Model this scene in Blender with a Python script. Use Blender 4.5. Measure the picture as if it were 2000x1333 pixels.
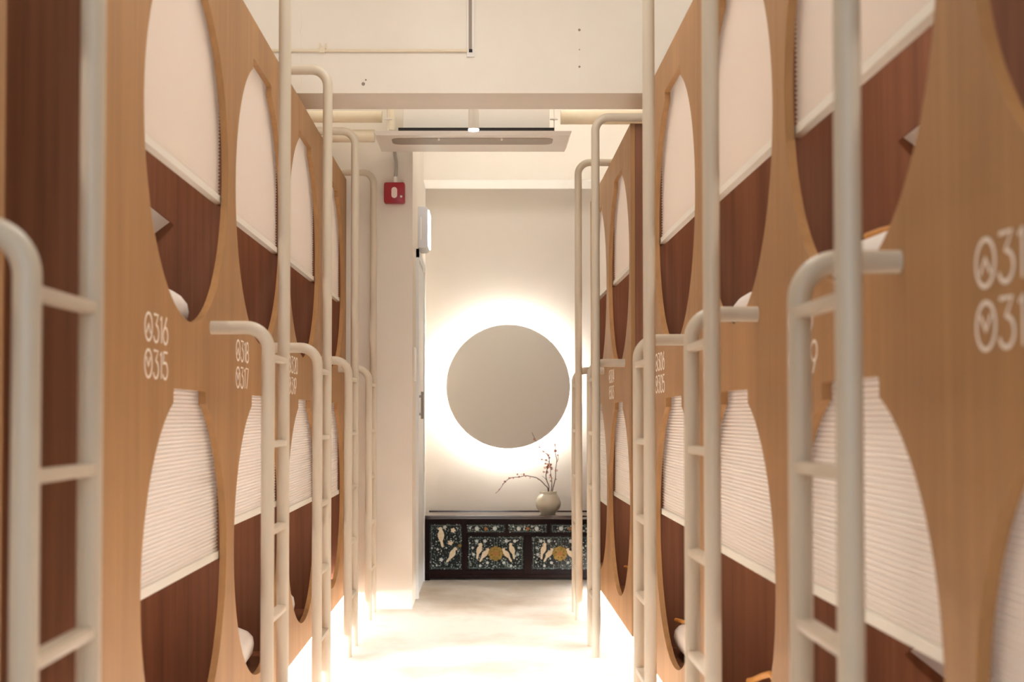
import bpy, bmesh, math, random
from mathutils import Vector, Matrix
random.seed(7)
C = bpy.context.scene.collection
for o in list(bpy.data.objects): bpy.data.objects.remove(o)
PI = math.pi

# ------------------------------------------------------------------ camera
F = 2480.0                  # focal length in pixels of the 2000 px wide frame
EYE = 1.06
K = F / 2560.0
pitch = math.atan(0.0269)
cd = bpy.data.cameras.new('camera'); cam = bpy.data.objects.new('camera', cd); C.objects.link(cam)
cd.sensor_width = 36.0; cd.lens = F / 2000.0 * 36.0
cd.shift_x = 58 / 2000.0
cd.shift_y = (145.5 - F * math.tan(pitch)) / 2000.0
cam.location = (0, 0, EYE)
cam.rotation_euler = (PI / 2 + pitch, 0.0, 0)
cd.clip_start = 0.05
cd.dof.use_dof = True; cd.dof.focus_distance = 5.6; cd.dof.aperture_fstop = 3.6
bpy.context.scene.camera = cam

# ------------------------------------------------------------------ world, view
w = bpy.data.worlds.new('world'); bpy.context.scene.world = w; w.use_nodes = True
w.node_tree.nodes['Background'].inputs[0].default_value = (0.80, 0.90, 1.0, 1)
w.node_tree.nodes['Background'].inputs[1].default_value = 0.6
vs = bpy.context.scene.view_settings
bpy.context.scene.display_settings.display_device = 'sRGB'
vs.view_transform = 'Standard'; vs.look = 'None'; vs.gamma = 1.0; vs.use_curve_mapping = False
vs.exposure = 0.0

# ------------------------------------------------------------------ large lights
def area(name, loc, rot, sx, sy, power, col):
    l = bpy.data.lights.new(name, 'AREA'); l.shape = 'RECTANGLE'; l.size = sx; l.size_y = sy
    l.energy = power; l.color = col
    o = bpy.data.objects.new(name, l); C.objects.link(o); o.location = loc; o.rotation_euler = rot
    return o
WARM = (1.0, 0.995, 0.97)
area('window_daylight', (0, -2.3, 1.9), (PI / 2, 0, 0), 3.2, 1.8, 48, (0.72, 0.86, 1.0))      # through window_1
area('cove_uplight_left', (-1.75, 3.0, 2.46), (PI, 0, 0), 1.0, 5.2, 26, WARM)                 # LED on the bunk roofs
area('cove_uplight_right', (1.65, 2.9, 2.46), (PI, 0, 0), 1.0, 5.2, 26, WARM)
area('corridor_fill_light', (0, 3.4, 3.24), (0, 0, 0), 0.5, 3.6, 26, WARM)  # added overhead fill for the corridor, no lamp there
area('alcove_fill_light', (0.2, 7.05, 3.24), (0.75, 0, 0), 0.5, 0.3, 7, (1.0, 0.98, 0.95))  # added fill that brightens the disc and back wall
area('cove_uplight_far_right', (1.65, 6.95, 2.46), (PI, 0, 0), 0.9, 1.2, 14, WARM)
area('cove_uplight_far_left', (-1.75, 6.55, 2.46), (PI, 0, 0), 0.9, 0.6, 8, WARM)
area('bay_fill_light', (0.0, 6.32, 3.26), (0.5, 0, 0), 1.2, 0.2, 5, (1.0, 0.97, 0.92))  # added fill behind the beam, brightens the air conditioner body
def spot(name, loc, power, size, blend, col, soft=.04):
    l = bpy.data.lights.new(name, 'SPOT'); l.energy = power; l.spot_size = size; l.spot_blend = blend; l.color = col; l.shadow_soft_size = soft
    o = bpy.data.objects.new(name, l); C.objects.link(o); o.location = loc; return o
for y_, p_ in ((2.6, 420), (3.5, 520), (4.4, 640), (5.25, 560)):                    # added narrow spots without fixtures, to whiten the corridor floor
    spot('floor_fill_spot', (.03, y_, 3.2), p_, .44, .6, (1.0, .99, .97))

# ------------------------------------------------------------------ materials
def mat(name, col, rough=0.5, metal=0.0, emit=None, estr=0.0, spec=0.5, sub=0.0, coat=0.0):
    m = bpy.data.materials.new(name); m.use_nodes = True
    b = m.node_tree.nodes['Principled BSDF']
    b.inputs['Base Color'].default_value = (*col, 1)
    b.inputs['Roughness'].default_value = rough
    b.inputs['Metallic'].default_value = metal
    b.inputs['Specular IOR Level'].default_value = spec
    if coat: b.inputs['Coat Weight'].default_value = coat; b.inputs['Coat Roughness'].default_value = 0.1
    if emit:
        b.inputs['Emission Color'].default_value = (*emit, 1); b.inputs['Emission Strength'].default_value = estr
    return m
def nodes(m): return m.node_tree.nodes, m.node_tree.links, m.node_tree.nodes['Principled BSDF']
def srgb(r, g, b):
    f = lambda c: (c / 255 / 12.92) if c <= 10 else ((c / 255 + 0.055) / 1.055) ** 2.4
    return (f(r), f(g), f(b))

def wood(name, c1, c2, scale=(38, 38, 1.6), rough=0.55, bump=0.02):
    m = mat(name, c1, rough); N, L, b = nodes(m)
    tc = N.new('ShaderNodeTexCoord'); oi = N.new('ShaderNodeObjectInfo')
    ad = N.new('ShaderNodeVectorMath'); ad.operation = 'ADD'
    ml = N.new('ShaderNodeVectorMath'); ml.operation = 'SCALE'; ml.inputs[3].default_value = 0.0
    cx = N.new('ShaderNodeCombineXYZ')
    L.new(oi.outputs['Random'], cx.inputs[0]); L.new(oi.outputs['Random'], cx.inputs[1]); L.new(oi.outputs['Random'], cx.inputs[2])
    L.new(cx.outputs[0], ml.inputs[0]); geo = N.new('ShaderNodeNewGeometry'); L.new(geo.outputs['Position'], ad.inputs[0]); L.new(ml.outputs[0], ad.inputs[1])
    mp = N.new('ShaderNodeMapping'); mp.inputs['Scale'].default_value = scale
    L.new(ad.outputs[0], mp.inputs[0])
    n1 = N.new('ShaderNodeTexNoise'); n1.inputs['Scale'].default_value = 1.0; n1.inputs['Detail'].default_value = 6; n1.inputs['Roughness'].default_value = 0.6
    L.new(mp.outputs[0], n1.inputs['Vector'])
    mp2 = N.new('ShaderNodeMapping'); mp2.inputs['Scale'].default_value = (scale[0] * .16, scale[1] * .16, scale[2] * .35)
    L.new(ad.outputs[0], mp2.inputs[0])
    n2 = N.new('ShaderNodeTexNoise'); n2.inputs['Scale'].default_value = 1.0; n2.inputs['Detail'].default_value = 3
    L.new(mp2.outputs[0], n2.inputs['Vector'])
    mx = N.new('ShaderNodeMath'); mx.operation = 'ADD'
    L.new(n1.outputs['Fac'], mx.inputs[0]); L.new(n2.outputs['Fac'], mx.inputs[1])
    rp = N.new('ShaderNodeMapRange'); rp.inputs[1].default_value = 0.7; rp.inputs[2].default_value = 1.3
    L.new(mx.outputs[0], rp.inputs[0])
    mc = N.new('ShaderNodeMix'); mc.data_type = 'RGBA'
    mc.inputs[6].default_value = (*c1, 1); mc.inputs[7].default_value = (*c2, 1)
    L.new(rp.outputs[0], mc.inputs[0]); L.new(mc.outputs[2], b.inputs['Base Color'])
    bp = N.new('ShaderNodeBump'); bp.inputs['Strength'].default_value = bump; bp.inputs['Distance'].default_value = 0.002
    L.new(n1.outputs['Fac'], bp.inputs['Height']); L.new(bp.outputs[0], b.inputs['Normal'])
    return m

def mottled(name, c1, c2, scale=1.2, rough=0.8, bump=0.0, lo=0.35, hi=0.7, detail=5, bscale=60, stretch=(1, 1, 1)):
    m = mat(name, c1, rough); N, L, b = nodes(m)
    tc = N.new('ShaderNodeTexCoord'); mp = N.new('ShaderNodeMapping'); mp.inputs['Scale'].default_value = stretch
    L.new(tc.outputs['Object'], mp.inputs[0])
    n = N.new('ShaderNodeTexNoise'); n.inputs['Scale'].default_value = scale; n.inputs['Detail'].default_value = detail
    n.inputs['Roughness'].default_value = 0.62
    L.new(mp.outputs[0], n.inputs['Vector'])
    rp = N.new('ShaderNodeMapRange'); rp.inputs[1].default_value = lo; rp.inputs[2].default_value = hi
    L.new(n.outputs['Fac'], rp.inputs[0])
    mc = N.new('ShaderNodeMix'); mc.data_type = 'RGBA'
    mc.inputs[6].default_value = (*c1, 1); mc.inputs[7].default_value = (*c2, 1)
    L.new(rp.outputs[0], mc.inputs[0]); L.new(mc.outputs[2], b.inputs['Base Color'])
    if bump:
        nb = N.new('ShaderNodeTexNoise'); nb.inputs['Scale'].default_value = bscale; nb.inputs['Detail'].default_value = 4
        L.new(tc.outputs['Object'], nb.inputs['Vector'])
        bp = N.new('ShaderNodeBump'); bp.inputs['Strength'].default_value = bump; bp.inputs['Distance'].default_value = 0.003
        L.new(nb.outputs['Fac'], bp.inputs['Height']); L.new(bp.outputs[0], b.inputs['Normal'])
    return m

M = {}
M['oak'] = wood('oak_veneer', srgb(150, 109, 65), srgb(172, 129, 81))
M['walnut'] = wood('walnut_veneer', srgb(108, 66, 42), srgb(142, 92, 62), scale=(60, 60, 1.2))
M['oak_edge'] = M['oak']
M['rail'] = mat('cream_painted_steel', srgb(206, 194, 174), 0.38)
M['blind'] = mat('blind_fabric', srgb(250, 245, 238), 0.9, spec=0.1)
def translucent(m, fac):
    N, L, b = nodes(m); tr = N.new('ShaderNodeBsdfTranslucent'); tr.inputs[0].default_value = b.inputs['Base Color'].default_value
    mx = N.new('ShaderNodeMixShader'); mx.inputs[0].default_value = fac
    L.new(b.outputs[0], mx.inputs[1]); L.new(tr.outputs[0], mx.inputs[2]); L.new(mx.outputs[0], N['Material Output'].inputs[0])
translucent(M['blind'], .3)
M['blind_rail'] = mat('blind_rail_paint', srgb(240, 236, 224), 0.45)
M['white'] = mat('white_vinyl', srgb(248, 240, 228), 0.5)
M['wallpaint'] = mottled('cream_wall_paint', srgb(230, 221, 208), srgb(236, 228, 216), 1.4, 0.85, bump=0.05)
M['beam'] = mottled('cream_painted_concrete', srgb(241, 234, 222), srgb(246, 240, 230), 2.0, 0.85, bump=0.25, bscale=14)
M['greige'] = mottled('greige_plaster', srgb(218, 208, 195), srgb(224, 214, 202), 1.0, 0.9, bump=0.04)
M['disc'] = mat('greige_disc_paint', srgb(230, 224, 213), 0.85)
M['ceiling'] = mottled('ceiling_paint', srgb(240, 230, 212), srgb(246, 238, 222), 1.0, 0.9)
M['floor'] = mottled('polished_concrete', srgb(230, 226, 220), srgb(184, 166, 143), 1.1, 0.5, bump=0.02, lo=0.42, hi=0.68, detail=9, stretch=(1.0, .8, 1))
M['plinth'] = mat('white_plinth', srgb(240, 234, 224), 0.8)
M['led'] = mat('led_strip', (1, 1, 1), 0.5, emit=(1.0, 0.985, 0.96), estr=190)
M['ring'] = mat('led_ring', (1, 1, 1), 0.5, emit=(1.0, 0.98, 0.94), estr=150)
M['spot'] = mat('spot_emitter', (1, 1, 1), 0.5, emit=(0.9, 0.93, 1.0), estr=30)
M['white_metal'] = mat('white_powder_coat', srgb(238, 232, 224), 0.4)
M['acwhite'] = mat('ac_white_plastic', srgb(240, 234, 226), 0.35)
M['acgrey'] = mat('ac_grey_louver', srgb(150, 138, 124), 0.5)
M['black'] = mat('black_gap', srgb(24, 16, 14), 0.6)
M['steel'] = mat('galvanised_steel', srgb(170, 165, 158), 0.35, 0.9)
M['pipe'] = mottled('painted_pipe', srgb(236, 222, 196), srgb(242, 230, 206), 6, 0.7, bump=0.1)
M['red'] = mat('red_plastic', srgb(150, 14, 32), 0.3)
M['alarmwhite'] = mat('alarm_white', srgb(235, 215, 205), 0.4)
M['sheet'] = mottled('white_cotton', srgb(238, 230, 222), srgb(246, 240, 234), 8, 0.95, bump=0.25, bscale=25)
M['hanger'] = wood('hanger_wood', srgb(206, 140, 66), srgb(222, 160, 86), scale=(30, 30, 30), rough=0.4)
M['doorwhite'] = mat('door_paint', srgb(226, 228, 228), 0.45)
M['signgrey'] = mat('sign_housing', srgb(205, 205, 208), 0.35)
M['signlit'] = mat('sign_lit_face', (1, 1, 1), 0.4, emit=(0.80, 1.0, 0.97), estr=5)
M['lacquer'] = mat('dark_red_lacquer', srgb(20, 6, 5), 0.35, spec=.08)
M['lacquer_top'] = mat('polished_lacquer_top', srgb(40, 18, 14), 0.1, coat=1.0)
M['ceramic'] = mat('celadon_glaze', srgb(214, 206, 184), 0.18, coat=0.4)
M['twig'] = mat('twig_bark', srgb(74, 46, 34), 0.8)
M['petal'] = mat('dusty_pink_petal', srgb(150, 84, 66), 0.8)
M['petal2'] = mat('pale_pink_petal', srgb(206, 150, 132), 0.8)
M['ivory'] = mottled('ivory_shell_inlay', srgb(226, 208, 172), srgb(240, 228, 204), 60, 0.3)
M['pearl'] = mottled('pearl_shell_inlay', srgb(176, 190, 190), srgb(226, 226, 220), 50, 0.25)
M['brass'] = mottled('aged_brass', srgb(112, 90, 34), srgb(164, 136, 66), 70, 0.45)
M['brass'].node_tree.nodes['Principled BSDF'].inputs['Metallic'].default_value = 0.5
M['dark_knob'] = mat('copper_knob', srgb(146, 98, 52), 0.4, 0.6)
def inlay():
    m = mat('lacquer_with_shell_flecks', srgb(9, 11, 12), 0.3, spec=.15); N, L, b = nodes(m)
    tc = N.new('ShaderNodeTexCoord'); last = None
    prev = None
    for sc, th, colr, st in ((120, 0.34, srgb(150, 170, 160), (1, 1, .55)), (75, 0.26, srgb(205, 210, 205), (.6, 1, 1)), (200, 0.32, srgb(110, 134, 130), (1, 1, 1))):
        mp = N.new('ShaderNodeMapping'); mp.inputs['Scale'].default_value = st; mp.inputs['Rotation'].default_value = (0, sc * .01, 0)
        L.new(tc.outputs['Object'], mp.inputs[0])
        v = N.new('ShaderNodeTexVoronoi'); v.inputs['Scale'].default_value = sc; L.new(mp.outputs[0], v.inputs['Vector'])
        lt = N.new('ShaderNodeMath'); lt.operation = 'LESS_THAN'; lt.inputs[1].default_value = th * .8; L.new(v.outputs['Distance'], lt.inputs[0])
        sp = N.new('ShaderNodeSeparateColor'); L.new(v.outputs['Color'], sp.inputs[0])
        gt = N.new('ShaderNodeMath'); gt.operation = 'GREATER_THAN'; gt.inputs[1].default_value = 0.46; L.new(sp.outputs[0], gt.inputs[0])
        mu = N.new('ShaderNodeMath'); mu.operation = 'MULTIPLY'; L.new(lt.outputs[0], mu.inputs[0]); L.new(gt.outputs[0], mu.inputs[1])
        mx = N.new('ShaderNodeMix'); mx.data_type = 'RGBA'
        if prev is None: mx.inputs[6].default_value = (*srgb(9, 11, 12), 1)
        else: L.new(prev.outputs[2], mx.inputs[6])
        mx.inputs[7].default_value = (*colr, 1); L.new(mu.outputs[0], mx.inputs[0]); prev = mx
    L.new(prev.outputs[2], b.inputs['Base Color'])
    return m
M['inlay'] = inlay()

# ------------------------------------------------------------------ helpers
def obj(name, bm, m, parent=None, smooth=None, bevel=0.0, loc=None):
    me = bpy.data.meshes.new(name)
    bmesh.ops.recalc_face_normals(bm, faces=bm.faces[:])
    if bevel:
        ed = [e for e in bm.edges if len(e.link_faces) == 2 and e.calc_face_angle(0) > 0.6]
        bmesh.ops.bevel(bm, geom=ed, offset=bevel, segments=2, affect='EDGES', profile=0.6)
    bm.to_mesh(me); bm.free()
    for x in (m if isinstance(m, (list, tuple)) else [m]): me.materials.append(x)
    o = bpy.data.objects.new(name, me); C.objects.link(o)
    if parent: o.parent = parent
    if loc: o.location = loc
    if smooth is not None: smoothen(o, smooth)
    return o
def smoothen(o, ang):
    me = o.data
    me.polygons.foreach_set('use_smooth', [True] * len(me.polygons))
    me.set_sharp_from_angle(angle=ang)
def thing(name, label, cat, loc=(0, 0, 0), rotz=0.0, group=None):
    o = bpy.data.objects.new(name, None); C.objects.link(o); o.empty_display_size = 0.1
    o.location = loc; o.rotation_euler = (0, 0, rotz); tag(o, label, cat, group); return o
def tag(o, label, cat, group=None):
    o['label'] = label; o['category'] = cat
    if group: o['group'] = group
    return o
def struct(name, bm, m, parent=None, **kw):
    o = obj(name, bm, m, parent, **kw)
    if parent is None: o['kind'] = 'structure'
    return o
def box(bm, x0, x1, y0, y1, z0, z1, mi=0):
    v = [bm.verts.new((x, y, z)) for x in (x0, x1) for y in (y0, y1) for z in (z0, z1)]
    for f in ((0, 1, 3, 2), (4, 6, 7, 5), (0, 4, 5, 1), (2, 3, 7, 6), (0, 2, 6, 4), (1, 5, 7, 3)):
        bm.faces.new([v[i] for i in f]).material_index = mi
    return bm
def B(*a): return box(bmesh.new(), *a)
def tube(bm, pts, r, seg=12, closed=False, flat=None, mi=0, taper=None):
    pts = [Vector(p) for p in pts]; n = len(pts); rings = []
    up = None
    for i in range(n):
        if closed: d = (pts[(i + 1) % n] - pts[i - 1])
        else: d = (pts[min(i + 1, n - 1)] - pts[max(i - 1, 0)])
        d.normalize()
        if up is None:
            a = Vector((0, 1, 0)) if abs(d.y) < 0.9 else Vector((1, 0, 0))
            up = (a - d * a.dot(d)).normalized()
        else: up = (up - d * up.dot(d)).normalized()
        s = d.cross(up); ring = []
        rr = r if taper is None else r * (1 + (taper - 1) * i / max(1, n - 1))
        for k in range(seg):
            t = 2 * PI * k / seg
            off = up * math.cos(t) * rr + s * math.sin(t) * rr
            p = pts[i] + off
            if flat is not None: p.y = pts[i].y + off.y * flat
            ring.append(bm.verts.new(p))
        rings.append(ring)
    for i in range(n if closed else n - 1):
        a, b = rings[i], rings[(i + 1) % n]
        for k in range(seg):
            bm.faces.new((a[k], a[(k + 1) % seg], b[(k + 1) % seg], b[k])).material_index = mi
    if not closed:
        bm.faces.new(rings[0][::-1]).material_index = mi; bm.faces.new(rings[-1]).material_index = mi
    return bm
def lathe(bm, prof, seg=40, mi=0, cap=True):
    rings = []
    for r, z in prof:
        rings.append([bm.verts.new((r * math.cos(2 * PI * k / seg), r * math.sin(2 * PI * k / seg), z)) for k in range(seg)])
    for a, b in zip(rings, rings[1:]):
        for k in range(seg): bm.faces.new((a[k], a[(k + 1) % seg], b[(k + 1) % seg], b[k])).material_index = mi
    if cap:
        bm.faces.new(rings[0][::-1]).material_index = mi; bm.faces.new(rings[-1]).material_index = mi
    return bm
def prism(bm, pts, y0, y1, mi=0):            # pts in x,z ; extruded in y
    a = [bm.verts.new((x, y0, z)) for x, z in pts]; b = [bm.verts.new((x, y1, z)) for x, z in pts]
    n = len(pts)
    bm.faces.new(a).material_index = mi; bm.faces.new(b[::-1]).material_index = mi
    for i in range(n): bm.faces.new((a[i], b[i], b[(i + 1) % n], a[(i + 1) % n])).material_index = mi
    return bm
def cushion(bm, sx, sy, sz, n=28, m=14, e=0.55, wob=0.0, seed=0):
    rnd = random.Random(seed); ph = [rnd.uniform(0, 6.28) for _ in range(6)]
    sg = lambda v, p: math.copysign(abs(v) ** p, v)
    rows = []
    for j in range(1, m):
        th = -PI / 2 + PI * j / m; row = []
        for i in range(n):
            a = 2 * PI * i / n
            x = sg(math.cos(a), e) * sg(math.cos(th), 0.6); y = sg(math.sin(a), e) * sg(math.cos(th), 0.6); z = sg(math.sin(th), 0.75)
            d = 1 + wob * (math.sin(5 * x + ph[0] + 3 * z) + math.sin(6 * y + ph[1]) + .6 * math.sin(11 * x + 7 * y + ph[2]))
            row.append(bm.verts.new((x * sx * .5, y * sy * .5, z * sz * .5 * d)))
        rows.append(row)
    for a, b in zip(rows, rows[1:]):
        for i in range(n): bm.faces.new((a[i], a[(i + 1) % n], b[(i + 1) % n], b[i]))
    bm.faces.new(rows[0][::-1]); bm.faces.new(rows[-1])
    return bm
def copy_tree(o, parent=None):
    c = o.copy(); C.objects.link(c)
    if parent: c.parent = parent
    for ch in list(o.children): copy_tree(ch, c)
    return c

# ------------------------------------------------------------------ setting
XL, XR, CEIL = -2.85, 2.75, 3.30
Y0, YB = -2.5, 8.573
DL, DR = 0.75, 0.66
YP = 6.985                    # front of the white pier at the left
struct('floor', B(XL - .1, XR + .1, Y0 - .1, YB + .1, -0.1, 0), M['floor'])
struct('ceiling', B(XL - .1, XR + .1, Y0 - .1, YB + .1, CEIL, CEIL + .1), M['ceiling'])
struct('wall_left', B(XL - .1, XL, Y0, YB + .1, 0, CEIL), M['wallpaint'])
struct('wall_right', B(XR, XR + .1, Y0, YB + .1, 0, CEIL), M['wallpaint'])
struct('wall_back', B(-0.39, XR, YB, YB + .1, 0, CEIL), M['greige'])
bm = bmesh.new()
box(bm, XL, -1.6, Y0 - .1, Y0, 0, CEIL); box(bm, 1.6, XR, Y0 - .1, Y0, 0, CEIL)
box(bm, -1.6, 1.6, Y0 - .1, Y0, 0, 1.0); box(bm, -1.6, 1.6, Y0 - .1, Y0, 2.8, CEIL)
struct('wall_front', bm, M['wallpaint'])
bm = bmesh.new()
for a in ((-1.6, -1.54, 1.0, 2.8), (1.54, 1.6, 1.0, 2.8), (-1.54, 1.54, 1.0, 1.06), (-1.54, 1.54, 2.74, 2.8), (-.03, .03, 1.06, 2.74)):
    box(bm, a[0], a[1], Y0 - .08, Y0 - .02, a[2], a[3])
struct('window_1', bm, M['white_metal'])
# pier with the side wall of the alcove (a door opening with the door in it)
struct('wall_pier', B(XL, -0.385, YP, YB + .1, 0, CEIL), M['wallpaint'])
# concrete beams
struct('ceiling_beam', B(XL, XR, 5.87, 6.18, 2.56, CEIL), M['beam'])
struct('ceiling_beam', B(-0.385, XR, 8.25, YB, 2.598, CEIL), M['beam'])

def PX(x, Y): return (x - 942) * Y / F
def PZ(y, Y): return EYE + (812 - y) * Y / F

# door in the alcove side wall
bm = bmesh.new(); box(bm, -.385, -.377, 7.42, 8.14, 0.0, 1.98)
d1 = struct('door_1', bm, M['doorwhite'])
bm = bmesh.new()
for a in ((7.36, 7.42, 0, 2.03), (8.14, 8.18, 0, 2.03), (7.36, 8.18, 1.98, 2.03)):
    box(bm, -.385, -.369, a[0], a[1], a[2], a[3])
obj('door_frame', bm, M['doorwhite'], d1)
bm = bmesh.new(); tube(bm, [(-.355, 7.50, 1.04), (-.355, 7.50, 1.20)], .008, 10); box(bm, -.377, -.355, 7.495, 7.505, 1.06, 1.075); box(bm, -.377, -.355, 7.495, 7.505, 1.165, 1.18)
obj('door_handle', bm, M['steel'], d1)

# ------------------------------------------------------------------ digits
def arc(cx, cz, rx, rz, a0, a1, n=14):
    return [(cx + rx * math.cos(math.radians(a0 + (a1 - a0) * i / n)), cz + rz * math.sin(math.radians(a0 + (a1 - a0) * i / n))) for i in range(n + 1)]
W_ = 0.62
DIG = {
 '0': [arc(.31, .69, .31, .31, 0, 180) + arc(.31, .31, .31, .31, 180, 360) + [(.62, .69)]],
 '1': [[(.0, .86), (.16, 1), (.16, 0)]],
 '2': [arc(.31, .69, .31, .31, 170, -35) + [(0, 0), (.62, 0)]],
 '3': [[(.02, 1), (.56, 1), (.26, .62)] + arc(.29, .31, .33, .31, 85, -160)],
 '4': [[(.5, 0), (.5, 1), (0, .28), (.66, .28)]],
 '5': [[(.56, 1), (.08, 1), (.04, .56)] + arc(.29, .31, .33, .31, 120, -150)],
 '6': [[(.46, 1), (.08, .47)] + arc(.31, .31, .31, .31, 145, 505, 22)],
 '7': [[(0, 1), (.6, 1), (.2, 0)]],
 '8': [arc(.31, .75, .25, .25, -90, 270, 18), arc(.31, .26, .31, .26, 90, 450, 18)],
 '9': [[(.16, 0), (.54, .53)] + arc(.31, .69, .31, .31, -35, 325, 22)],
}
def room_number(txt, up, parent, u, z, h=0.063):
    bm = bmesh.new(); r = .0034; y = -.0003
    R = .031; cx = u + R
    tube(bm, [(cx + R * math.cos(a * PI / 18), y, z + R * math.sin(a * PI / 18)) for a in range(36)], r, 6, True, .3)
    s = 1 if up else -1
    tube(bm, [(cx - .017, y, z - s * .014), (cx, y, z + s * .006), (cx + .017, y, z - s * .014)], r, 6, False, .3)
    x = u + 2 * R + .014
    for ch in txt:
        wd = .17 if ch == '1' else .64
        for st in DIG[ch]:
            tube(bm, [(x + px * h * 1.12, y, z - h / 2 + pz * h) for px, pz in st], r, 6, False, .3)
        x += wd * h * 1.12 + .014
    o = obj('room_number', bm, M['white'], parent, smooth=.8)
    o['label'] = 'white %s with an %s-pointing mark in a ring' % (txt, 'up' if up else 'down')
    return o

# ------------------------------------------------------------------ capsule bunks
HW = 0.523; ZB, ZT = 0.085, 2.362; RH = 0.467; NW = 0.18
ZC = (EYE - 0.400, EYE + 0.7065); NT = (EYE + 0.067, EYE + 1.1735)
def hole(zc, nt):
    a0 = math.degrees(math.acos(NW / RH))            # right notch corner
    pts = arc(0, zc, RH, RH, a0, a0 - (2 * a0 + 180), 72)[:]
    # clockwise from right corner round the bottom to the left corner
    c = .012
    pts += [(-NW, nt - c), (-NW + c * .3, nt - c * .3), (-NW + c, nt), (NW - c, nt), (NW - c * .3, nt - c * .3), (NW, nt - c)]
    return pts
_fp = {}
def front_mesh(u0, u1):
    key = (round(u0, 3), round(u1, 3))
    if key in _fp: return _fp[key]
    cu = bpy.data.curves.new('front_panel', 'CURVE'); cu.dimensions = '2D'; cu.fill_mode = 'BOTH'
    cu.extrude = .0094; cu.bevel_depth = .0006; cu.bevel_resolution = 0
    def sp(pts):
        s = cu.splines.new('POLY'); s.points.add(len(pts) - 1)
        for p, (x, z) in zip(s.points, pts): p.co = (x, z, 0, 1)
        s.use_cyclic_u = True
    sp([(u0, ZB), (u1, ZB), (u1, ZT), (u0, ZT)])
    for zc, nt in zip(ZC, NT): sp(hole(zc, nt))
    t = bpy.data.objects.new('tmp', cu)
    C.objects.link(t)
    dg = bpy.context.evaluated_depsgraph_get()
    me = bpy.data.meshes.new_from_object(t.evaluated_get(dg))
    bpy.data.objects.remove(t)
    me.transform(Matrix.Translation((0, .010, 0)) @ Matrix.Rotation(PI / 2, 4, 'X'))
    me.name = 'front_panel'; me.materials.clear(); me.materials.append(M['oak'])
    me.polygons.foreach_set('use_smooth', [True] * len(me.polygons)); me.set_sharp_from_angle(angle=.5)
    _fp[key] = me
    return me
def mesh_of(bm, name, m):
    me = bpy.data.meshes.new(name); bmesh.ops.recalc_face_normals(bm, faces=bm.faces[:]); bm.to_mesh(me); bm.free()
    me.materials.append(m); return me
def add(name, me, parent, loc=(0, 0, 0)):
    o = bpy.data.objects.new(name, me); C.objects.link(o); o.parent = parent; o.location = loc; return o
DEP = 2.02
SIDE = mesh_of(B(-.009, .009, .0205, DEP, ZB, ZT), 'side_panel', M['walnut'])
PLAT = mesh_of(B(-HW + .018, HW - .018, .0205, DEP - .018, -.05, 0), 'bed_platform', M['walnut'])
ROOF = mesh_of(B(-HW + .018, HW - .018, .0205, DEP - .018, ZT - .03, ZT), 'roof_panel', M['oak'])
BACK = mesh_of(B(-HW + .018, HW - .018, DEP - .018, DEP, ZB, ZT), 'back_panel', M['walnut'])
def strip_meshes(u0, u1):
    return (mesh_of(B(u0, u1, .16, DEP, 0, ZB), 'plinth', M['plinth']), mesh_of(B(u0, u1, .125, .15, ZB - .012, ZB - .001), 'led_strip', M['led']))
BR = mesh_of(B(-HW + .022, HW - .022, .024, .046, .004, .024), 'bottom_rail', M['blind_rail'])
def blind_mesh(h):
    bm = bmesh.new(); p = .0105; n = max(4, int(round(h / p))); rows = []
    x = HW - .024
    for i in range(2 * n + 1):
        z = h * i / (2 * n); y = .0315 if i % 2 else .0372
        rows.append((bm.verts.new((-x, y, z)), bm.verts.new((x, y, z))))
    for a, b in zip(rows, rows[1:]): bm.faces.new((a[0], a[1], b[1], b[0]))
    me = bpy.data.meshes.new('pleated_blind'); bm.to_mesh(me); bm.free(); me.materials.append(M['blind']); return me

BUNKS = {}
def bunk(key, side, yc, label, nums, bu, bl, u0=-HW, u1=HW):
    # yc: world y of the centre;  bu / bl: heights of the two blind bottoms over the eye
    if side == 'L': t = thing('capsule_bunk', label, 'bunk bed', (-DL, yc, 0), PI / 2, 'two-storey capsule bunks')
    else: t = thing('capsule_bunk', label, 'bunk bed', (DR, yc, 0), -PI / 2, 'two-storey capsule bunks')
    add('front_panel', front_mesh(u0, u1), t)
    add('side_panel', SIDE, t, (u0 + .009, 0, 0)); add('side_panel', SIDE, t, (u1 - .009, 0, 0))
    add('bed_platform', PLAT, t, (0, 0, ZC[0] - RH - .022)); add('bed_platform', PLAT, t, (0, 0, ZC[1] - RH - .022))
    add('roof_panel', ROOF, t); add('back_panel', BACK, t)
    pl, ld = strip_meshes(u0, u1); add('plinth', pl, t); add('led_strip', ld, t)
    for zb, nt in ((bl, NT[0]), (bu, NT[1])):
        z0 = EYE + zb + .034; h = nt + .03 - z0
        b_ = add('pleated_blind', blind_mesh(h), t, (0, 0, z0)); add('bottom_rail', BR, b_, (0, 0, -.024))
    if nums:
        room_number(nums[0], True, t, -.447, EYE + .2); room_number(nums[1], False, t, -.447, EYE + .117)
    for zt_ in (ZC[0] + .40, ZC[1] + .40):                  # dim warm lamp at the head of each bed
        l = bpy.data.lights.new('bed_lamp_light', 'POINT'); l.shadow_soft_size = .08; l.energy = 21; l.color = (1, .91, .80)
        lo = bpy.data.objects.new('bed_lamp_light', l); C.objects.link(lo); lo.parent = t; lo.location = (0, 1.0, zt_)
    BUNKS[key] = t
    return t
yl = lambda v: v * K
bunk('L0', 'L', 1.50 * K, 'tan wood capsule bunk at extreme left edge of the photo, only a sliver showing', None, .62, -.4, -HW, 2.05 * K - 1.50 * K)
bunk('L1', 'L', 3.37 * K, 'tan wood two-storey capsule bunk numbered 316 over 315', ('316', '315'), .615, -.433, -(3.37 - 2.53) * K)
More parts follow.
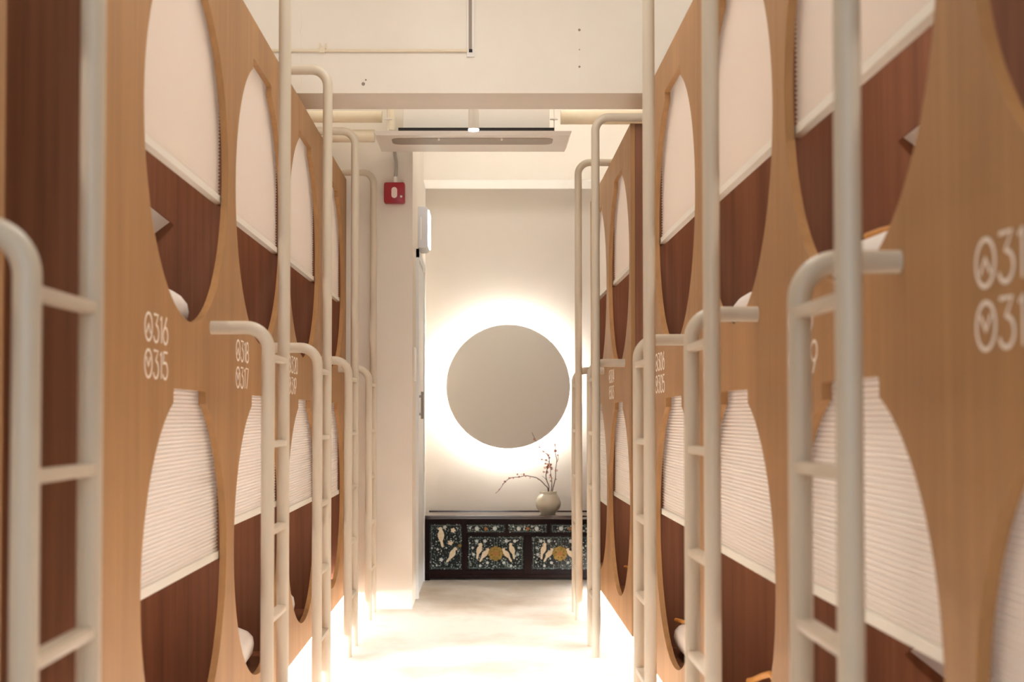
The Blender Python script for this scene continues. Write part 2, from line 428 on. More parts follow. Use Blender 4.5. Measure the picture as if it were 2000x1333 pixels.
bunk('L2', 'L', 4.45 * K, 'tan wood two-storey capsule bunk numbered 318 over 317', ('318', '317'), .600, -.356)
bunk('L3', 'L', 5.53 * K, 'tan wood two-storey capsule bunk numbered 320 over 319', ('320', '319'), .605, -.405)
bunk('L4', 'L', 6.61 * K, 'last capsule bunk on the left, ending against the white pier', ('322', '321'), .605, -.437, -HW, (7.2 - 6.61) * K)
bunk('R1', 'R', 1.285 * K, 'nearest capsule bunk on the right, its number cut off by the photo edge', ('312', '311'), .60, -.40)
bunk('R2', 'R', 2.365 * K, 'capsule bunk at right behind the nearest ladder, numbers ending in 0 and 9 partly covered', ('310', '309'), .600, -.383)
bunk('R3', 'R', 3.445 * K, 'capsule bunk on the right just nearer than the one numbered 306 over 305', ('308', '307'), .622, -.407)
bunk('R4', 'R', 4.53 * K, 'tan wood two-storey capsule bunk numbered 306 over 305', ('306', '305'), .648, -.390)
bunk('R5', 'R', 6.35 * K, 'capsule bunk on the right beyond the gap, brown end panel facing the camera', ('304', '303'), .668, -.430)
bunk('R6', 'R', 7.43 * K, 'farthest capsule bunk on the right, next to the alcove with the glowing disc', ('302', '301'), .680, -.510)

# ------------------------------------------------------------------ ladders
RR = .0185; HT = ZT + .021; HS = EYE + .243
def bend(p0, corner, p1, r, n=10):
    c = Vector(corner); a = (Vector(p0) - c).normalized(); b = (Vector(p1) - c).normalized()
    ctr = c + (a + b) * r; out = []
    for i in range(n + 1):
        t = PI / 2 * i / n
        out.append(ctr - b * r * math.cos(t) - a * r * math.sin(t))
    return [Vector(p0)] + out + [Vector(p1)]
def make_ladder(label, loc, rz):
    t = thing('ladder', label, 'ladder', loc, rz, 'beige bunk ladders')
    bm = bmesh.new(); tube(bm, bend((.135, 0, 0), (.135, 0, HT), (.135, .32, HT), .062), RR, 20)
    o = obj('rail', bm, M['rail'], t, smooth=.8); o['label'] = 'tall rail hooked over the bunk roof'
    bm = bmesh.new(); tube(bm, bend((-.135, 0, 0), (-.135, 0, HS), (-.135, .1590, HS), .062), RR, 20)
    o = obj('rail', bm, M['rail'], t, smooth=.8); o['label'] = 'short rail bent over into the bunk front'
    for z in (1.222, .979, .736, .493, .250):
        obj('rung', B(-.128, .128, -.013, .015, z - .009, z + .009), M['rail'], t, bevel=.004, smooth=.6)
    return t
LAD = make_ladder('out-of-focus beige tube ladder at the left edge of the photo', (-DL + .159, (1.69 + 1.984) / 2 * K, 0), PI / 2)
def ladder(side, ys, yl_, label):
    t = copy_tree(LAD); t['label'] = label
    y = (ys + yl_) / 2 * K
    if side == 'L': t.location = (-DL + .159, y, 0); t.rotation_euler = (0, 0, PI / 2)
    else: t.location = (DR - .159, y, 0); t.rotation_euler = (0, 0, -PI / 2)
    return t
ladder('L', 3.618, 3.897, 'beige tube ladder standing between bunk 316 and bunk 318')
ladder('L', 4.707, 4.975, 'beige tube ladder standing between bunk 318 and bunk 320')
ladder('L', 5.785, 6.065, 'beige tube ladder at the far edge of bunk 320 on the left')
ladder('L', 6.84, 7.08, 'farthest ladder on the left, against the white pier')
ladder('R', 2.08, 1.777, 'nearest beige tube ladder on the right, large and slightly blurred')
ladder('R', 3.14, 2.858, 'second nearest beige tube ladder on the right, one nearer than bunk 306')
ladder('R', 4.205, 3.926, 'beige tube ladder on the right standing before bunk 306 over 305')
ladder('R', 6.06, 5.78, 'ladder on the right in front of the brown end panel beyond the gap')
ladder('R', 7.10, 6.82, 'farthest ladder on the right, overlapping the dark inlaid cabinet')

# ------------------------------------------------------------------ bedding
PIL = mesh_of(cushion(bmesh.new(), .74, .50, .150, e=.38, wob=.03, seed=3), 'pillow', M['sheet'])
PIL.polygons.foreach_set('use_smooth', [True] * len(PIL.polygons))
def loc_in(key, u, d, z):
    t = BUNKS[key]; s = math.sin(t.rotation_euler.z)      # +1 left, -1 right
    return (t.location.x - s * d, t.location.y + s * u, z)
ZPL = (ZC[0] - RH - .022, ZC[1] - RH - .022)
WH = {'L1': 'bunk 316', 'L2': 'bunk 318', 'L3': 'bunk 320'}
def pillow(key, lvl, label, u=0.0, d=.30, sc=1.0):
    o = bpy.data.objects.new('pillow', PIL); C.objects.link(o); tag(o, label, 'pillow', 'white pillows in the bunks')
    o.location = loc_in(key, u, d, ZPL[lvl] + .0725 * sc - .002); o.rotation_euler = (0, 0, BUNKS[key].rotation_euler.z + .04); o.scale = (1, 1, sc)
    return o
pillow('L1', 1, 'white pillow in the upper opening of bunk 316')
pillow('L2', 0, 'white pillow in the lower opening of bunk 317 on the left')
pillow('L3', 0, 'white pillow in the lower opening of bunk 319 on the left', -.06)
pillow('L4', 0, 'white pillow in the lower opening of the last bunk on the left', -.12)
pillow('R2', 1, 'white pillow with an orange hanger on it in an upper bunk at right', -.02)
pillow('R3', 1, 'white pillow in the upper opening of the bunk nearer than 306')
pillow('R4', 1, 'white pillow in the upper opening of bunk 306', .1, .32)
pillow('R4', 0, 'white pillow in the lower opening of bunk 305 on the right', -.08, .30)
pillow('R3', 0, 'white pillow under a wooden hanger at the bottom edge of the photo', .08)
pillow('R5', 1, 'white pillow in the upper opening of the bunk beyond the gap', .13, .36, .8)
pillow('R5', 0, 'white pillow in the lower opening of the bunk beyond the gap', .10, .36)

def make_hanger():
    t = thing('clothes_hanger', '', 'hanger', group='wooden hangers in the bunks')
    bm = bmesh.new()
    pts = [(-.21, 0, -.004), (-.16, .012, -.001), (-.08, .038, 0), (-.02, .055, 0), (0, .058, 0), (.02, .055, 0), (.08, .038, 0), (.16, .012, -.001), (.21, 0, -.004)]
    tube(bm, pts, .0075, 10)
    obj('arms', bm, M['hanger'], t, smooth=.8)
    bm = bmesh.new(); tube(bm, [(0, .058, 0), (0, .085, 0)] + [(.02 - .02 * math.cos(a * PI / 8), .085 + .02 * math.sin(a * PI / 8), 0) for a in range(0, 11)], .0017, 6)
    obj('hook', bm, M['steel'], t, smooth=.8)
    return t
HG = make_hanger()
_first = [True]
def hanger(key, lvl, label, u, d, z, rz=0.0, tilt=0.0):
    t = HG if _first[0] else copy_tree(HG); _first[0] = False
    t['label'] = label; t.location = loc_in(key, u, d, ZPL[lvl] + z); t.rotation_euler = (tilt, 0, BUNKS[key].rotation_euler.z + rz)
    return t
hanger('R2', 1, 'orange wooden hanger on an upper bunk pillow behind the nearest right ladder', 0, .10, .140)
hanger('R3', 0, 'wooden hanger at the bottom edge of the photo, right of centre', -.005, .085, .142, 0, 1.4).scale = (1.2, 1.2, 1)
hanger('R4', 0, 'wooden hanger on the pillow in lower bunk 305', -.16, .062, .130)
hanger('R5', 0, 'small wooden hanger in the lower bunk beyond the gap', -.16, .07, .118)

# white cloth corners hung on the partitions
def cloth(key, lvl, label, u, d, z):
    bm = bmesh.new(); n = 12; rows = []
    for i in range(n + 1):
        for j in range(n + 1): pass
    s = .12
    grid = [[None] * (n + 1) for _ in range(n + 1)]
    for i in range(n + 1):
        for j in range(n + 1):
            a, b = i / n - .5, j / n - .5
            y = (a + b) * s; zz = (a - b) * s * .8
            grid[i][j] = bm.verts.new((-.006 - .012 * (1 - (2 * a) ** 2) * (1 - (2 * b) ** 2) - .004 * math.sin(9 * a + 4 * b), y, zz))
    for i in range(n):
        for j in range(n): bm.faces.new((grid[i][j], grid[i + 1][j], grid[i + 1][j + 1], grid[i][j + 1]))
    bmesh.ops.solidify(bm, geom=bm.faces[:], thickness=.004)
    o = obj('folded_cloth', bm, M['sheet'], smooth=.9)
    tag(o, label, 'cloth', 'white cloths on the bunk partitions')
    o.location = loc_in(key, u, d, z); o.rotation_euler = (0, 0, BUNKS[key].rotation_euler.z)
    return o
cl = cloth('L1', 1, 'pointed white cloth corner inside upper bunk 316', HW - .020, .18 + .12, EYE + .575)
c2 = cloth('R2', 1, 'pointed white cloth corner in the upper bunk behind the nearest right ladder', -HW + .020, .27 + .12, EYE + .614)
c2.scale = (-1, 1, 1)
c3 = cloth('R2', 0, 'white cloth corner showing under the lowered blind at the lower right', -HW + .020, .275 + .12, .545)
c3.scale = (-1, 1, 1)

# ------------------------------------------------------------------ disc light on the back wall
t = thing('wall_disc_light', 'round greige disc with a white glow behind it on the back wall', 'wall light', (.173, 8.505, EYE + .194))
bm = bmesh.new()
lathe(bm, [(.4165, -.009), (.4165, .009)], 128)
bmesh.ops.rotate(bm, verts=bm.verts[:], cent=(0, 0, 0), matrix=Matrix.Rotation(PI / 2, 3, 'X'))
obj('disc', bm, M['disc'], t, smooth=.5, bevel=.002)
bm = bmesh.new(); lathe(bm, [(.386, -.040), (.386, -.018)], 96, cap=False); lathe(bm, [(.380, -.040), (.380, -.018)], 96, cap=False)
bmesh.ops.rotate(bm, verts=bm.verts[:], cent=(0, 0, 0), matrix=Matrix.Rotation(PI / 2, 3, 'X'))
obj('led_ring', bm, M['ring'], t)
bm = bmesh.new(); lathe(bm, [(.37, -.068), (.37, -.010)], 64)
bmesh.ops.rotate(bm, verts=bm.verts[:], cent=(0, 0, 0), matrix=Matrix.Rotation(PI / 2, 3, 'X'))
obj('mounting_drum', bm, M['white_metal'], t)

# ------------------------------------------------------------------ inlaid cabinet
YC = 8.19; mpp = YC / F
cx = lambda x: (x - 942) * mpp
cz = lambda y: EYE - (y - 812) * mpp
cab = thing('inlaid_cabinet', 'low black lacquer cabinet with mother-of-pearl birds and flowers', 'cabinet', (0, YC, 0))
x0, x1 = cx(827.5), cx(1235); zt = cz(1007); DEPC = .355
bm = bmesh.new()
box(bm, x0 + .006, x1 - .006, .016, DEPC, cz(1121), zt - .014)
for a, b in ((1013, 1024), (1040.5, 1047.5), (1112.5, 1121)):       # rails proud of the inlay
    xa_, xb_ = (cx(911), cx(1150)) if a == 1040.5 else (x0 + .006, x1 - .006)
    box(bm, xa_, xb_, .002, .02, cz(b), cz(a))
for a, b in ((827.5, 839.5), (902, 911), (1150.2, 1160), (1222.5, 1235)):
    box(bm, cx(a) + .001, cx(b), .000, .022, cz(1121), cz(1012))
box(bm, cx(1022.5), cx(1038.5), .000, .022, cz(1121), cz(1044))
for a, b in ((986.2, 992.8), (1068.2, 1075.8)): box(bm, cx(a), cx(b), .003, .02, cz(1047), cz(1013))
obj('carcass', bm, M['lacquer'], cab, bevel=.0015)
bm = bmesh.new(); box(bm, x0 - .004, x1 + .004, -.008, DEPC, zt - .014, zt); box(bm, x0, x1, -.003, DEPC, zt - .024, zt - .014)
box(bm, x0 + .02, x1 - .02, DEPC - .010, DEPC, zt - .001, zt + .006); obj('top', bm, M['lacquer_top'], cab, bevel=.003)
bm = bmesh.new(); box(bm, x0, x1, .012, .05, .012, cz(1121)); box(bm, x0, x0 + .03, .03, DEPC, .012, cz(1121)); box(bm, x1 - .03, x1, .03, DEPC, .012, cz(1121))
obj('apron', bm, M['lacquer'], cab, bevel=.003)
for xx in (x0, x1 - .04):
    for yy in (-.004, DEPC - .04):
        bm = bmesh.new(); prism(bm, [(xx - .006 if xx == x0 else xx, 0), (xx + .04 if xx == x0 else xx + .046, 0), (xx + .04, .05), (xx, .05)], yy, yy + .04); obj('foot', bm, M['lacquer'], cab, bevel=.002)
def bird(bm, px, py, s, flip, mi, lean=0.0):
    P = [(-.17, .43), (-.09, .48), (-.02, .53), (.06, .52), (.11, .45), (.11, .36), (.17, .22), (.19, .04), (.13, -.14), (.07, -.25), (.10, -.52), (.08, -.60), (.01, -.62), (-.01, -.55), (-.04, -.58), (-.07, -.30), (-.14, -.14), (-.18, .02), (-.16, .18), (-.08, .30), (-.07, .38)]
    c, sn = math.cos(lean), math.sin(lean)
    pts = [((x * c - z * sn) * s * (-1 if flip else 1) + cx(px), (x * sn + z * c) * s + cz(py)) for x, z in P]
    prism(bm, pts, .0065, .011, mi)
def flower(bm, px, py, r, mi, n=5):
    pts = []
    for k in range(n * 6):
        a = 2 * PI * k / (n * 6); q = r * (.62 + .38 * abs(math.cos(n * a / 2)))
        pts.append((cx(px) + q * math.cos(a), cz(py) + q * math.sin(a)))
    prism(bm, pts, .0068, .011, mi)
def vine(bm, pts, mi):
    tube(bm, [(cx(x), .009, cz(y)) for x, y in pts], .0011, 6, False, .8, mi)
def scatter(bm, xa, xb, ya, yb, n, seed, avoid):
    rn = random.Random(seed)
    k = 0
    while k < n:
        x = rn.uniform(xa + 3, xb - 3); y = rn.uniform(ya + 3, yb - 3)
        if any((x - a) ** 2 + (y - b) ** 2 < r * r for a, b, r in avoid): continue
        k += 1
        q = rn.random()
        if q < .28: flower(bm, x, y, rn.uniform(.004, .007), rn.choice((2, 2, 4)), rn.choice((5, 5, 4)))
        else:
            a = rn.uniform(0, PI); l = rn.uniform(.004, .008); wd = l * .3
            X, Z = cx(x), cz(y)
            prism(bm, [(X + l * math.cos(a), Z + l * math.sin(a)), (X - wd * math.sin(a), Z + wd * math.cos(a)), (X - l * math.cos(a), Z - l * math.sin(a)), (X + wd * math.sin(a), Z - wd * math.cos(a))], .007, .011, rn.choice((4, 4, 2)))
M['pearl_green'] = mottled('green_shell_inlay', srgb(82, 102, 96), srgb(128, 146, 138), 60, 0.3)
MS = [M['inlay'], M['ivory'], M['pearl'], M['brass'], M['pearl_green']]
def frame_line(bm, xa, xb, ya, yb):
    q = 2.2
    for a, b, c, d in ((xa + q, xb - q, ya + q, ya + q + .7), (xa + q, xb - q, yb - q - .7, yb - q), (xa + q, xa + q + .7, ya + q, yb - q), (xb - q - .7, xb - q, ya + q, yb - q)):
        box(bm, cx(a), cx(b), .0072, .011, cz(d), cz(c), 4)
def side_door(xa, xb, mir):
    bm = bmesh.new(); box(bm, cx(xa), cx(xb), .008, .018, cz(1112), cz(1024))
    fx = (lambda x: xa + xb - x) if mir else (lambda x: x)
    av = [(fx(861), 1048, 11), (fx(882), 1082, 13)]
    frame_line(bm, xa, xb, 1024, 1112)
    bird(bm, fx(861.5), 1048, .115, mir, 1, .10)
    bird(bm, fx(883), 1083, .100, not mir, 1, .55)
    scatter(bm, xa, xb, 1026, 1110, 46, 5 + mir, av)
    for x, y, r in ((869, 1030, .013), (885, 1036, .017), (880, 1060, .018), (855, 1073, .009), (862, 1093, .014)): flower(bm, fx(x), y, r, 2 if r < .016 else 1)
    d = obj('door', bm, MS, cab)
    bm = bmesh.new(); flower(bm, fx(898), 1066, .013, 0, 6); obj('hinge_plate', bm, M['brass'], d)
side_door(840, 902, False); side_door(1160, 1222, True)
for i, (xa, xb) in enumerate(((912, 986), (993, 1068), (1076, 1150))):
    bm = bmesh.new(); box(bm, cx(xa), cx(xb), .008, .018, cz(1040.5), cz(1024)); frame_line(bm, xa, xb, 1024, 1040.5)
    rn = random.Random(40 + i)
    m_ = (xa + xb) / 2
    scatter(bm, xa, xb, 1024, 1040.5, 20, 60 + i, [(m_ - 17.5, 1032.5, 6), (m_ + 17.5, 1032.5, 6), (m_, 1032.5, 6)])
    d = obj('drawer', bm, MS, cab)
    for dx in (-17.5, 17.5):
        bm = bmesh.new(); flower(bm, m_ + dx, 1032.5, .0155, 0, 9); bmesh.ops.translate(bm, verts=bm.verts[:], vec=(0, -.003, 0)); obj('pearl_boss', bm, M['pearl'], d)
    bm = bmesh.new(); flower(bm, m_, 1033, .013, 0, 3); bmesh.ops.translate(bm, verts=bm.verts[:], vec=(0, -.004, 0)); obj('drawer_pull', bm, M['dark_knob'], d)
for xa, xb in ((914, 1022), (1039, 1147)):
    m_ = (xa + xb) / 2
    for half in (0, 1):
        a, b = (xa, m_ - .3) if half == 0 else (m_ + .3, xb)
        bm = bmesh.new(); box(bm, cx(a), cx(b), .008, .018, cz(1112), cz(1048))
        fx = (lambda x: x) if half == 0 else (lambda x: 2 * m_ - x)
        o_ = m_ - 968
        av = [(fx(935 + o_), 1075, 9), (fx(945 + o_), 1083, 9), (m_, 1081, 15)]
        frame_line(bm, a, b, 1048, 1112)
        bird(bm, fx(935.5 + o_), 1075, .094, bool(half), 1, -.28)
        bird(bm, fx(946 + o_), 1083, .090, bool(half), 1, -.62)
        scatter(bm, a, b, 1050, 1110, 40, int(xa) + half, av)
        for x, y, r in ((931, 1057, .012), (947, 1057, .013), (923, 1070, .009), (925, 1083, .011), (952, 1099, .011), (938, 1105, .010)): flower(bm, fx(x + o_), y, r, 2)
        obj('door', bm, MS, cab)
    bm = bmesh.new()
    pts = []
    for k in range(64):
        a = 2 * PI * k / 64; q = .049 * (.86 + .14 * abs(math.cos(4 * a)))
        pts.append((cx(m_) + q * math.cos(a), cz(1081) + q * math.sin(a)))
    prism(bm, pts, .003, .008)
    lp = obj('lock_plate', bm, M['brass'], cab)
    for k in range(8):
        a = 2 * PI * k / 8 + .39
        bm = bmesh.new(); bmesh.ops.create_icosphere(bm, subdivisions=2, radius=.0045); bmesh.ops.translate(bm, verts=bm.verts[:], vec=(cx(m_) + .027 * math.cos(a), .002, cz(1081) + .027 * math.sin(a)))
        obj('stud', bm, M['brass'], lp, smooth=1)
    bm = bmesh.new(); flower(bm, m_, 1081, .016, 0, 4); bmesh.ops.translate(bm, verts=bm.verts[:], vec=(0, -.007, 0)); obj('lock_boss', bm, M['dark_knob'], lp)

# ------------------------------------------------------------------ vase and branches
YV = 8.36; vp = YV / F
vx = PX(1070.5, YV)
bm = bmesh.new()
prof = [(.046, 0), (.048, .004), (.056, .012), (.074, .032), (.0825, .058), (.0825, .076), (.076, .100), (.066, .116), (.0575, .124), (.0545, .128), (.0560, .146), (.0535, .1475), (.052, .144), (.0505, .128), (.06, .114), (.070, .09), (.068, .06), (.05, .02)]
lathe(bm, prof, 56)
v = obj('vase', bm, M['ceramic'], smooth=.7); v.location = (vx, YV, zt)
tag(v, 'round pale celadon vase standing on the inlaid cabinet', 'vase')
def bp(p, dy=0.0): return Vector((PX(940 + p[0] / 7.405, YV), YV + dy, PZ(840 + p[1] / 7.405, YV)))
def blossom(parent, p, r, m, seed):
    rn = random.Random(seed); bm = bmesh.new()
    for k in range(5):
        a = 2 * PI * k / 5 + rn.random()
        q = Vector((math.cos(a), rn.uniform(-.5, .5), math.sin(a))) * r * .6
        s = bmesh.ops.create_icosphere(bm, subdivisions=1, radius=r * .55)
        bmesh.ops.scale(bm, verts=s['verts'], vec=(1, .55, .8)); bmesh.ops.translate(bm, verts=s['verts'], vec=q)
    o = obj('blossom', bm, m, parent, smooth=1); o.location = p; return o
def smooth_path(pts, n=5):
    out = []
    for i in range(len(pts) - 1):
        p0, p1, p2, p3 = pts[max(i - 1, 0)], pts[i], pts[i + 1], pts[min(i + 2, len(pts) - 1)]
        for k in range(n):
            t = k / n
            out.append(.5 * ((2 * p1) + (p2 - p0) * t + (2 * p0 - 5 * p1 + 4 * p2 - p3) * t * t + (3 * p1 - p0 - 3 * p2 + p3) * t ** 3))
    out.append(pts[-1]); return out
def branch(label, pts, blooms, dy=0.0, twigs=(), r=.0036):
    t = thing('blossom_branch', label, 'flower branch', (vx, YV, zt), 0, 'branches in the vase')
    base = Vector((vx, YV, zt))
    P = [bp(p, dy * i / len(pts)) - base for i, p in enumerate(pts)]
    P = [Vector((P[0].x * .5, 0, .012))] + P
    bm = bmesh.new(); tube(bm, smooth_path(P), r, 8, taper=.35)
    for tw in twigs: tube(bm, smooth_path([bp(p, dy * .5) - base for p in tw]), r * .6, 6, taper=.5)
    obj('stem', bm, M['twig'], t, smooth=1)
    for i, (bx_, by_, rr) in enumerate(blooms):
        blossom(t, bp((bx_, by_), dy * .6 + random.uniform(-.004, .004)) - base, rr * 1.35, M['petal'] if (i * 7) % 3 else M['petal2'], i + len(pts))
branch('long blossom branch arching far out to the left of the vase', [(965, 870), (920, 800), (860, 735), (790, 690), (720, 675), (640, 660), (540, 680), (430, 690), (340, 750), (260, 860), (205, 910)],
       [(260, 858, .004), (340, 745, .006), (405, 695, .005), (430, 690, .004), (520, 640, .0045), (545, 676, .005), (575, 640, .0035), (612, 640, .0055), (640, 668, .004), (700, 690, .004), (820, 712, .0035), (460, 695, .004), (310, 780, .0035)], -.05)
branch('tallest blossom branch leaning left towards the disc', [(975, 868), (975, 810), (945, 730), (935, 650), (960, 545), (985, 470), (968, 370), (900, 318), (842, 252), (785, 150), (735, 40)],
       [(770, 140, .006), (842, 252, .0055), (900, 318, .0055), (968, 362, .008), (985, 405, .006), (940, 440, .006), (968, 500, .007), (930, 490, .005), (960, 540, .008), (920, 550, .006), (905, 610, .005), (950, 615, .007), (1000, 525, .007), (875, 430, .004)], .03,
       [[(945, 730), (915, 695), (882, 668)], [(985, 470), (940, 445), (870, 430)]])
branch('thin upright blossom branch at the right of the vase', [(1030, 868), (1050, 790), (1072, 690), (1075, 570), (1092, 440), (1072, 340), (1068, 220), (1058, 85)],
       [(1060, 85, .004), (1063, 218, .006), (1073, 305, .0075), (1085, 588, .008), (1105, 370, .004), (1080, 715, .004), (1108, 430, .0035)], .02, [[(1092, 470), (1112, 420), (1108, 350)]])
branch('short blossom branch in the middle of the vase', [(1010, 868), (1018, 780), (1012, 690), (1000, 620), (1010, 545)],
       [(985, 535, .008), (1012, 560, .007), (1005, 500, .006), (985, 690, .005), (1000, 740, .0045), (998, 655, .005), (1025, 700, .004)], 0.0, [[(1012, 690), (990, 660)]])

# ------------------------------------------------------------------ ceiling fittings
# air conditioner
YA0, YA1 = 6.51, 6.945; za = 2.517; xa, xb = -.564, .462
ac = thing('air_conditioner', 'white cassette air conditioner hanging under the ceiling', 'air conditioner', ((xa + xb) / 2, YA0, za))
hw = (xb - xa) / 2
bm = bmesh.new()
prof = [(0, .0), (0, .012), (.435, .012), (.435, 0), (.30, -.004), (.14, -.004)]
def slab(bm, x0, x1, y0, y1, z0, z1, ins):
    v = [bm.verts.new(p) for p in ((x0, y0, z1), (x1, y0, z1), (x1, y1, z1), (x0, y1, z1), (x0 + ins, y0 + ins, z0), (x1 - ins, y0 + ins, z0), (x1 - ins, y1 - ins, z0), (x0 + ins, y1 - ins, z0))]
    for f in ((0, 1, 2, 3), (4, 7, 6, 5), (0, 4, 5, 1), (1, 5, 6, 2), (2, 6, 7, 3), (3, 7, 4, 0)): bm.faces.new([v[i] for i in f])
slab(bm, -hw, hw, 0, .435, -.010, .012, .012)
obj('panel', bm, M['acwhite'], ac, bevel=.003)
xs0, xs1 = -.565 + .103 + .02, .35 - .02
sx0 = PX(765, 6.66) - ac.location.x; sx1 = PX(1080, 6.66) - ac.location.x
def stadium(a, b, ya, yb, n=10):
    r = (yb - ya) / 2; c = (ya + yb) / 2
    return [(b - r + r * math.sin(PI * k / n), c - r * math.cos(PI * k / n)) for k in range(n + 1)] + [(a + r - r * math.sin(PI * k / n), c + r * math.cos(PI * k / n)) for k in range(n + 1)]
def flat_prism(bm, pts, z0, z1):
    a = [bm.verts.new((x, y, z0)) for x, y in pts]; b = [bm.verts.new((x, y, z1)) for x, y in pts]; n = len(pts)
    bm.faces.new(a); bm.faces.new(b)
    for i in range(n): bm.faces.new((a[i], a[(i + 1) % n], b[(i + 1) % n], b[i]))
def rr_slot(a, b, ya, yb, r=.045, n=6):
    out = []
    for cx_, cy_, a0 in ((b - r, yb - r, 0), (a + r, yb - r, 90), (a + r, ya + r, 180), (b - r, ya + r, 270)): out += arc(cx_, cy_, r, r, a0, a0 + 90, n)
    return out
bm = bmesh.new(); flat_prism(bm, rr_slot(sx0, sx1, .072, .225), -.0125, -.008); fl = obj('air_outlet', bm, M['acgrey'], ac)
for px in (857, 980):
    X = PX(px, 6.62) - ac.location.x
    bm = bmesh.new(); box(bm, X - .005, X + .005, .066, .105, -.017, -.010); obj('louver_clip', bm, M['acwhite'], fl)
bm = bmesh.new(); box(bm, -hw + .13, hw - .09, .01, .42, .012, .030); obj('shadow_gap', bm, M['black'], ac)
bm = bmesh.new(); box(bm, -hw + .15, hw - .11, .09, .40, .030, .26); obj('body', bm, M['acwhite'], ac, bevel=.004)
for px in (757, 1083):
    bm = bmesh.new(); X = PX(px, 6.53) - ac.location.x
    tube(bm, [(X, .025, .012), (X, .025, CEIL - za)], .003, 8)
    box(bm, X - .02, X + .02, .015, .035, .075, .081)
    obj('hanger_rod', bm, M['white_metal'], ac, smooth=.6)
bm = bmesh.new(); bmesh.ops.create_icosphere(bm, subdivisions=2, radius=.006); bmesh.ops.translate(bm, verts=bm.verts[:], vec=(PX(1097, 6.6) - ac.location.x, .10, -.010)); obj('indicator', bm, M['white'], ac, smooth=1)

# spot lamp
sp = thing('spot_lamp', 'small white cylinder spot lamp shining in front of the air conditioner', 'spot lamp', (-.0435, 6.345, 2.498))
bm = bmesh.new(); lathe(bm, [(.021, .012), (.0235, .010), (.027, 0.0), (.027, .004), (.027, .20), (.025, .205)], 36); obj('housing', bm, M['white_metal'], sp, smooth=.6)
bm = bmesh.new(); lathe(bm, [(.0262, -.006), (.0262, .002)], 32); obj('lens', bm, M['spot'], sp)
bm = bmesh.new(); tube(bm, [(0, 0, .20), (0, 0, CEIL - 2.498)], .006, 10); obj('stem', bm, M['white_metal'], sp, smooth=.8)
l = bpy.data.lights.new('spot_lamp_beam', 'SPOT'); l.energy = 120; l.spot_size = .8; l.spot_blend = .8; l.color = (1, .93, .82); l.shadow_soft_size = .03
lo = bpy.data.objects.new('spot_lamp_beam', l); C.objects.link(lo); lo.location = (-.0435, 6.345, 2.48)

# pipes
def pipe(name, pts, r, label, cat='pipe', m='pipe', seg=20):
    bm = bmesh.new(); tube(bm, pts, r, seg); o = obj(name, bm, M[m], smooth=.7); return tag(o, label, cat)
pipe('duct_pipe', [(-2.84, 6.74, PZ(263, 6.74)), (-.575, 6.74, PZ(263, 6.74))], .034, 'fat cream pipe running level into the left end of the air conditioner')
pipe('duct_pipe', [(-2.84, 6.70, PZ(225, 6.70)), (PX(745, 6.70), 6.70, PZ(225, 6.70))], .031, 'upper cream pipe above and left of the air conditioner')
pipe('duct_pipe', [(PX(763, 6.64), 6.60, PZ(252, 6.6) + .0), (PX(763, 6.6), 6.60, CEIL)], .022, 'cream pipe rising from the left corner of the air conditioner')
pipe('duct_pipe', [(PX(1096, 6.75), 6.75, PZ(226, 6.75)), (2.74, 6.75, PZ(226, 6.75))], .038, 'cream pipe running right from behind the air conditioner')
YBF = 5.87
zt0 = PZ(107, YBF)
tr = thing('cable_trunking', 'slim grey-white cable trunking running down the concrete beam', 'cable trunking', (PX(919, YBF), YBF, zt0))
bm = bmesh.new(); box(bm, -.018, .018, -.010, -.0005, 0, CEIL - zt0 - .002); obj('channel', bm, M['white_metal'], tr, bevel=.001)
bm = bmesh.new(); box(bm, -.009, .006, -.0125, -.0095, .035, CEIL - zt0 - .002); obj('slot', bm, M['acgrey'], tr)
bm = bmesh.new(); box(bm, -.008, .008, -.014, -.0095, .020, .034); obj('clip', bm, M['black'], tr)
zc = PZ(95, YBF)
pp = thing('conduit', 'thin cream conduit running level across the beam to the trunking', 'conduit', (PX(912, YBF), YBF, zc))
bm = bmesh.new(); tube(bm, [(0.001, -.0085, 0), (-1.6, -.0085, 0)], .0075, 12); obj('tube', bm, M['pipe'], pp, smooth=.8)
bm = bmesh.new(); X = PX(628, YBF) - pp.location.x
box(bm, X - .012, X + .012, -.018, 0, -.010, .012); box(bm, X - .016, X - .010, -.008, 0, .01, .035); box(bm, X + .012, X + .018, -.008, 0, .01, .035)
obj('clamp', bm, M['pipe'], pp)
# tie holes in the beam face
for px, py, r in ((708, 160, .008), (713, 152, .004), (1133, 53, .006), (1133, 126, .005), (1133, 92, .003)):
    bm = bmesh.new(); lathe(bm, [(r, 0), (r, .003)], 12); bmesh.ops.rotate(bm, verts=bm.verts[:], cent=(0, 0, 0), matrix=Matrix.Rotation(PI / 2, 3, 'X'))
    o = struct('trim_%d' % (int(px) % 90 + int(py)), bm, M['acgrey']); o.location = (PX(px, YBF), YBF + .001, PZ(py, YBF))

rn = random.Random(3)
bm = bmesh.new(); tube(bm, [(PX(586 + rn.uniform(-2, 2), YBF), YBF, PZ(y, YBF)) for y in range(18, 176, 7)], .0022, 6, False, .6)
struct('trim_1', bm, M['beam'])
bm = bmesh.new(); tube(bm, [(PX(1133 + rn.uniform(-1, 1), YBF), YBF, PZ(y, YBF)) for y in range(40, 176, 8)], .0014, 6, False, .6)
struct('trim_2', bm, M['beam'])

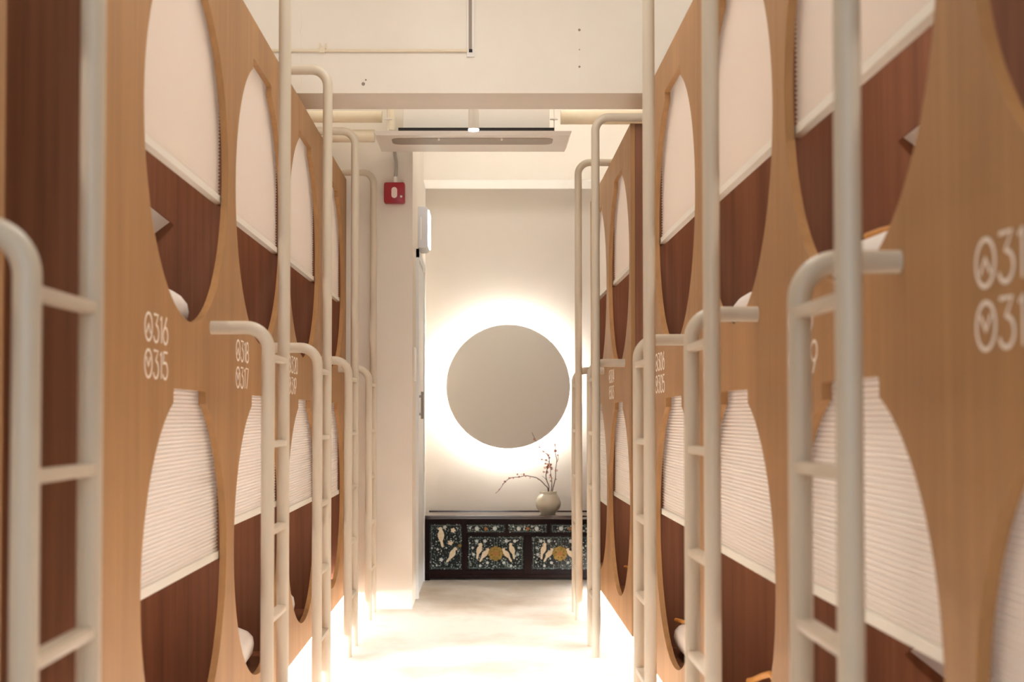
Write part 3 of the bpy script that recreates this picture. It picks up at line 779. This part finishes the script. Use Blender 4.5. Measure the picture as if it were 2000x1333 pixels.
# ------------------------------------------------------------------ things on the pier
al = thing('fire_alarm', 'square red fire alarm sounder on the white pier', 'fire alarm', (PX(770.5, YP), YP, PZ(377.5, YP)))
bm = bmesh.new()
def rrect(wd, hg, r, n=6):
    out = []
    for cx_, cz_, a0 in ((wd - r, hg - r, 0), (-wd + r, hg - r, 90), (-wd + r, -hg + r, 180), (wd - r, -hg + r, 270)):
        out += arc(cx_, cz_, r, r, a0, a0 + 90, n)
    return out
bm = bmesh.new(); prism(bm, rrect(.0575, .0575, .012), -.045, 0); obj('housing', bm, M['red'], al, bevel=.004, smooth=.6)
bm = bmesh.new(); prism(bm, rrect(.0155, .030, .0153), -.049, -.044); obj('sounder_slot', bm, M['alarmwhite'], al, smooth=.6)
bm = bmesh.new(); bmesh.ops.create_icosphere(bm, subdivisions=2, radius=.007); bmesh.ops.translate(bm, verts=bm.verts[:], vec=(.038, -.046, -.022)); obj('indicator', bm, M['alarmwhite'], al, smooth=1)
zz = PZ(357, YP)
cn = thing('flexible_conduit', 'grey flexible conduit dropping to the red fire alarm', 'conduit', (PX(772, YP), YP, zz))
bm = bmesh.new()
path = smooth_path([Vector(p) for p in ((0, -.022, .030), (.004, -.022, .07), (.003, -.022, .12), (-.004, -.022, .17), (-.012, -.022, .30))], 14)
tube(bm, path, .0095, 12)
for i, vv in enumerate(bm.verts):
    pass
obj('hose', bm, M['steel'], cn, smooth=.8)
bm = bmesh.new(); tube(bm, [(0, -.022, 0), (0, -.022, .012)], .013, 12); tube(bm, [(0, -.022, .012), (0, -.022, .034)], .0115, 8); obj('connector', bm, M['white_metal'], cn, smooth=.5)
M['hose'] = M['steel']

es = thing('exit_sign', 'lit exit sign box projecting from the wall above the door', 'sign', (-.385, 7.58, PZ(446, 7.65)))
bm = bmesh.new(); prism(bm, [(0, -.125), (.045, -.125), (.058, -.11), (.058, .11), (.045, .125), (0, .125)], 0, .27); obj('housing', bm, M['signgrey'], es, bevel=.003)
bm = bmesh.new(); box(bm, .058, .066, .012, .258, -.105, .105); obj('lit_face', bm, M['signlit'], es, bevel=.003)
bm = bmesh.new(); box(bm, .016, .020, -.003, .001, -.075, .06); obj('pull_cord', bm, M['white'], es)
pn = thing('wall_notice', 'pale notice plate on the pier side beside the door', 'notice', (-.385, 7.13, PZ(712, 7.13)))
bm = bmesh.new(); box(bm, 0, .008, 0, .13, -.095, .095); obj('plate', bm, M['acwhite'], pn, bevel=.001)
